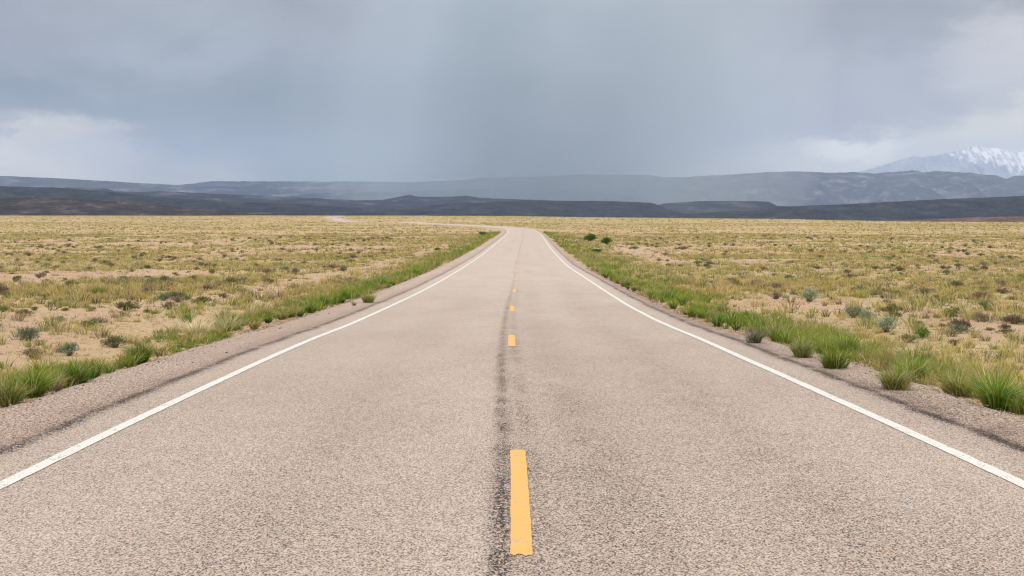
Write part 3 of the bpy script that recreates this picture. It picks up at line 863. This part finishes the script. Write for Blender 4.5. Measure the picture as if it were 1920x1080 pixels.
def shrub_meshes(name, seed, h, rad, nl, leaf, cols, wts, nst, twigc, up=.6):
    """stems mesh and foliage mesh of a low shrub"""
    r = np.random.default_rng(seed)
    # stems
    a = r.uniform(0, 2*np.pi, nst); el = r.uniform(.25, 1.0, nst)**.7*(np.pi/2)
    L = r.uniform(.7, 1.05, nst)
    tip = np.stack([np.cos(a)*np.cos(el)*rad, np.sin(a)*np.cos(el)*rad, np.sin(el)*h], 1)*L[:, None]
    mid = tip*.5+np.stack([r.normal(0, rad*.08, nst), r.normal(0, rad*.08, nst), r.uniform(-.02, .08, nst)*h], 1)
    w = .012+.03*rad*.4
    Vs = []; Fs = []; nb = 0
    for k in range(nst):
        b0 = np.array((r.normal(0, rad*.08), r.normal(0, rad*.08), -.03))
        for (p, q, w0, w1) in ((b0, mid[k], w, w*.7), (mid[k], tip[k], w*.7, w*.2)):
            d = q-p; d = d/np.linalg.norm(d); s1 = np.cross(d, (0, .3, 1)); s1 /= np.linalg.norm(s1); s2 = np.cross(d, s1)
            ring = [s1, -.5*s1+.87*s2, -.5*s1-.87*s2]
            for o in ring: Vs.append(p+o*w0*.5)
            for o in ring: Vs.append(q+o*w1*.5)
            Fs += [(nb, nb+1, nb+4, nb+3), (nb+1, nb+2, nb+5, nb+4), (nb+2, nb, nb+3, nb+5)]; nb += 6
    sv = np.array(Vs); tc = np.array(twigc)*r.uniform(.7, 1.3, (len(sv), 1))
    stems = mesh_np(name+'_stems', sv, [np.array(Fs)], M_TWIG, col=tc)
    # foliage: small leaves gathered in lumps round the stem tips
    k = r.integers(0, nst, nl); f = r.uniform(.45, 1.08, nl)
    c = mid[k]*(1-f[:, None])*2*(f[:, None] < 1)*.5+tip[k]*f[:, None]
    c = c+r.normal(0, 1, (nl, 3))*np.array((rad*.17, rad*.17, h*.12))
    core = int(nl*.14); c[:core] *= r.uniform(.1, .6, (core, 1))
    c[:, 2] = np.maximum(c[:, 2], .015)
    out = c/np.linalg.norm(c+1e-6, axis=1)[:, None]
    d = out+np.array((0, 0, up))+r.normal(0, .45, (nl, 3)); d /= np.linalg.norm(d, axis=1)[:, None]
    s = np.cross(d, r.normal(0, 1, (nl, 3))); s /= np.linalg.norm(s, axis=1)[:, None]
    ll = leaf*r.uniform(.6, 1.4, nl)[:, None]; lw = ll*.38
    V = np.stack([c-s*lw*.5, c+s*lw*.5, c+d*ll], 1).reshape(-1, 3)
    cc = np.array(cols)[r.choice(len(cols), nl, p=np.array(wts)/sum(wts))]*r.uniform(.75, 1.25, (nl, 1))
    lump = r.uniform(.75, 1.2, nst)[k][:, None]
    C = np.repeat(cc*lump, 3, 0)
    fol = mesh_np(name+'_foliage', V, [np.arange(nl*3).reshape(-1, 3)], M_SHRUB, col=C)
    return stems, fol

GG = [(.085, .170, .009), (.13, .22, .013), (.19, .26, .022), (.29, .30, .045)]
CL = {
 'green': [clump_mesh('clump_green', s, 800, .46, .25, .0062, GG, (4, 4, 2, 1), .12, spread=.85) for s in (1, 2, 3)],
 'yellow': [clump_mesh('clump_yellow', s, 620, .40, .23, .0062, [(.13, .22, .013), (.20, .27, .022), (.32, .33, .05), (.45, .40, .12)], (2, 3, 3, 2), .30, spread=.95) for s in (4, 5)],
 'pale': [clump_mesh('clump_pale', 6, 300, .30, .34, .009, [(.60, .52, .34), (.66, .58, .40)], (1, 1), .3, spread=.95)],
 'grey': [clump_mesh('clump_grey', 7, 340, .36, .24, .008, [(.17, .18, .11), (.22, .20, .14), (.10, .12, .07)], (2, 2, 2), .3, palec=(.45, .40, .33))],
}
SH = {
 'sage': [shrub_meshes('sage', s, .30, .27, 1500, .038, [(.25, .29, .18), (.33, .36, .24), (.16, .20, .115)], (3, 3, 2), 18, (.16, .13, .10)) for s in (21, 22)],
 'brown': [shrub_meshes('brown', s, .24, .28, 1100, .034, [(.21, .155, .11), (.29, .22, .16), (.14, .105, .075), (.28, .25, .14)], (3, 2, 2, 1), 34, (.15, .11, .085)) for s in (23, 24)],
 'greenshrub': [shrub_meshes('greenshrub', 25, .30, .24, 1300, .05, [(.085, .165, .03), (.13, .22, .045), (.05, .10, .02)], (2, 2, 1), 14, (.12, .10, .07))],
 'olive': [shrub_meshes('olive', s, .27, .30, 1200, .038, [(.16, .17, .06), (.22, .22, .09), (.10, .11, .045)], (3, 2, 2), 22, (.15, .12, .08)) for s in (26, 27)],
}
SMALL = {}
for k in ('sage', 'brown', 'olive', 'greenshrub'):
    cs = {'sage': [(.17, .205, .135), (.24, .265, .18)], 'brown': [(.20, .15, .105), (.28, .22, .155)], 'olive': [(.17, .175, .06), (.24, .235, .10)], 'greenshrub': [(.05, .11, .025), (.08, .14, .035)]}[k]
    SMALL[k] = [shrub_meshes('small_'+k, s, .24, .27, 520, .07, cs, (1, 1), 22, (.15, .12, .09))[1] for s in (31, 32)]

pr = random.Random(5)
LAND = []
def put(name, kind, px, py, scale, label, cat, group=None, rz=None, zs=1.0):
    x, y, z = ground_at(px, py)
    LAND.append((x, y))
    if kind in CL:
        t = abs(x-cx(y)); e = LEFTEDGE if x < 0 else float(rightedge(y))
        if t < e and y < 290: z = float(zp(y))
        o = link(name, pr.choice(CL[kind])); o.location = (x, y, z)
    else:
        st, fo = pr.choice(SH[kind])
        o = bpy.data.objects.new(name, None); COL.objects.link(o); o.location = (x, y, z-.01)
        o.empty_display_size = .1
        a = link('stems', st, o); b = link('foliage', fo, o)
    o.rotation_euler = (0, 0, pr.uniform(0, 6.28) if rz is None else rz)
    o.scale = (scale, scale, scale*zs*(.8 if kind in SH else 1))
    return tag(o, label, cat, group)

GC = 'grass clump'
put('grass_clump', 'yellow', 1680, 752, 1.1, 'yellow tipped green clump growing alone in the gravel shoulder nearest the right edge line', GC)
put('grass_clump', 'green', 1566, 712, .95, 'tall green clump on the right shoulder between the yellow tipped clump and the denser verge', GC)
put('grass_clump', 'yellow', 1504, 686, 1.05, 'small yellowish green clump on the right shoulder crack beside the thick verge grass', GC)
put('grass_clump', 'grey', 1416, 652, 1.1, 'greyish dead looking clump at the right shoulder edge where the verge begins', GC)
put('grass_clump', 'yellow', 692, 579, 1.3, 'pale green tuft standing alone on the left gravel shoulder close to the white line', GC)
put('grass_clump', 'grey', 664, 583, .5, 'small dull clump just left of the pale tuft on the left shoulder', GC)
put('grass_clump', 'pale', 378, 629, 2.0, 'large blond mound of dry straw grass behind the left verge', GC)
put('grass_clump', 'pale', 415, 621, 1.9, 'blond straw grass flopping over the left verge, right half of the pale mound', GC)
put('grass_clump', 'pale', 345, 622, 1.3, 'smaller flattened blond straw patch at the left end of the pale mound', GC)
put('grass_clump', 'green', 352, 606, .9, 'deep green clump directly behind the blond straw mound on the left', GC)
put('grass_clump', 'yellow', 15, 762, 1.15, 'yellow green clump cut by the left frame edge beside the shoulder', GC)
put('grass_clump', 'green', 62, 745, 1.05, 'dark green clump second from the left frame edge at the shoulder', GC)
put('grass_clump', 'green', 138, 724, .95, 'wide low bright green clump touching the left shoulder, third from the frame edge', GC)
put('grass_clump', 'green', 262, 681, 1.0, 'deep green dense clump at the left shoulder before the blond mound', GC)
put('grass_clump', 'green', 1868, 768, 1.2, 'biggest green clump, near the right frame edge beside the gravel', GC)
put('grass_clump', 'yellow', 1795, 742, 1.05, 'light green clump just left of the biggest clump in the right verge', GC)
put('grass_clump', 'green', 1712, 716, 1.0, 'green clump behind the yellow tipped shoulder clump', GC)
put('grass_clump', 'green', 1585, 672, 1.25, 'dark green dense clump behind the shoulder clumps in the right verge', GC)
put('grass_clump', 'green', 185, 556, 1.15, 'isolated deep green grass clump standing out on the dry plain far left', GC)
put('grass_clump', 'yellow', 298, 536, 1.1, 'yellow green clump on the left plain behind the bare sandy track', GC)
SB = 'sagebrush'
put('sagebrush', 'sage', 54, 640, .95, 'round blue green sagebrush on bare sand near the left frame edge', SB)
put('sagebrush', 'sage', 130, 668, .8, 'blue green sagebrush behind the left verge grass, nearer than the round one', SB)
put('sagebrush', 'sage', 1517, 566, 1.45, 'wide pale grey green sagebrush on the right plain, farthest of the three big ones', SB)
put('sagebrush', 'sage', 1600, 596, 1.15, 'grey green sagebrush in the middle of the right plain group, left of its brown neighbour', SB)
put('sagebrush', 'sage', 1662, 623, 1.15, 'pale sagebrush nearest to the dark green leafy shrub on the right', SB)
put('sagebrush', 'sage', 1626, 606, 1.1, 'dull grey sagebrush between the two paler ones on the right plain', SB)
put('leafy_shrub', 'greenshrub', 1729, 634, .72, 'small dark green leafy shrub alone on bare sand at right', 'shrub')
put('leafy_shrub', 'greenshrub', 1106, 453, 5.0, 'dark green bush far off beside the right verge, left one of a pair', 'shrub', zs=.8)
put('leafy_shrub', 'greenshrub', 1137, 458, 3.6, 'round dark green bush far off, right one of a pair by the verge', 'shrub', zs=.9)
put('leafy_shrub', 'greenshrub', 1122, 474, 3.2, 'low dark green bush at the back of the right verge, nearer than the pair', 'shrub', zs=.45)
put('leafy_shrub', 'greenshrub', 903, 441, 5.0, 'dark green bush at the far end of the left verge by the bend', 'shrub', zs=.5)
put('leafy_shrub', 'greenshrub', 818, 470, 2.2, 'dark green low bush at the back of the left verge in the distance', 'shrub', zs=.5)
put('dry_shrub', 'brown', 334, 567, 1.35, 'wide dark brown low shrub on the left plain beside the bare track', 'shrub', zs=.7)
put('dry_shrub', 'brown', 1456, 544, 1.4, 'broad brown twiggy shrub on the right plain behind the farthest sagebrush', 'shrub')
put('dry_shrub', 'brown', 1454, 561, 1.2, 'reddish brown shrub left of the wide pale sagebrush', 'shrub')
put('dry_shrub', 'brown', 1733, 556, 1.5, 'dark brown dry shrub in the centre of the right plain', 'shrub')
put('dry_shrub', 'brown', 1840, 565, 1.5, 'dark grey brown shrub right of centre on the right plain', 'shrub')
put('dry_shrub', 'brown', 1845, 546, 1.4, 'flat brown shrub behind the dark grey brown shrub at right', 'shrub', zs=.7)
put('dry_shrub', 'brown', 62, 672, .8, 'brown twiggy shrub between the two sagebrushes at far left', 'shrub')
put('dry_shrub', 'olive', 215, 652, .9, 'olive brown low shrub at the back of the left verge', 'shrub')
put('dry_shrub', 'olive', 1700, 642, .9, 'olive green low shrub just left of the dark leafy shrub', 'shrub', zs=.7)
put('dry_shrub', 'brown', 1690, 557, 1.0, 'small brown shrub left of the dark brown shrub in the right plain', 'shrub', zs=.8)
put('dry_shrub', 'brown', 1790, 648, .55, 'tiny brown shrub sitting on the bare sand of the right plain', 'shrub')

def build_repeats():
    r = random.Random(9)
    spec = {('brown', -1): ('dry_shrub', 'small brown twiggy shrub among dry grass on the plain left of the road', 'small brown shrubs on the left plain'),
            ('brown', 1): ('dry_shrub', 'small brown twiggy shrub among dry grass on the plain right of the road', 'small brown shrubs on the right plain'),
            ('olive', -1): ('olive_shrub', 'small olive green shrub among dry grass on the plain left of the road', 'small olive shrubs on the left plain'),
            ('olive', 1): ('olive_shrub', 'small olive green shrub among dry grass on the plain right of the road', 'small olive shrubs on the right plain'),
            ('sage', 1): ('sagebrush', 'small grey green sagebrush dotted over the plain right of the road', 'small sagebrushes on the right plain'),
            ('sage', -1): ('sagebrush', 'small grey green sagebrush dotted over the plain left of the road', 'small sagebrushes on the left plain')}
    n = 0; tries = 0
    cnt = {}
    while n < 640 and tries < 9000:
        tries += 1
        side = -1 if r.random() < .5 else 1
        y = 14+200*r.random()**1.15
        x = side*r.uniform(7.5, .44*y+2)
        if abs(x) < 7.8+.03*y or (side*x) > .44*y+2: continue
        nn = float(fbm(np.array([x/6]), np.array([y/9]), 3, 131)[0])
        if nn < .40+.2*r.random() and r.random() < .7: continue
        if any((x-a)**2+(y-b)**2 < .6 for a, b in LAND): continue
        k = r.choices(['brown', 'olive', 'sage'], [5, 4, 2 if side > 0 else 1])[0]
        if cnt.get(k, 0) >= 290: continue
        cnt[k] = cnt.get(k, 0)+1
        nm, lb, gp = spec[(k, side)]
        o = link(nm, r.choice(SMALL[k]))
        s = r.uniform(.4, 1.0)*(1+.003*y)
        o.location = (x, y, float(G(np.array([x]), np.array([y]))[0])-.02)
        o.rotation_euler = (0, 0, r.uniform(0, 6.28)); o.scale = (s*r.uniform(.9, 1.4), s, s*r.uniform(.6, 1.0))
        tag(o, lb, 'shrub' if nm != 'sagebrush' else 'sagebrush', gp)
        n += 1
build_repeats()
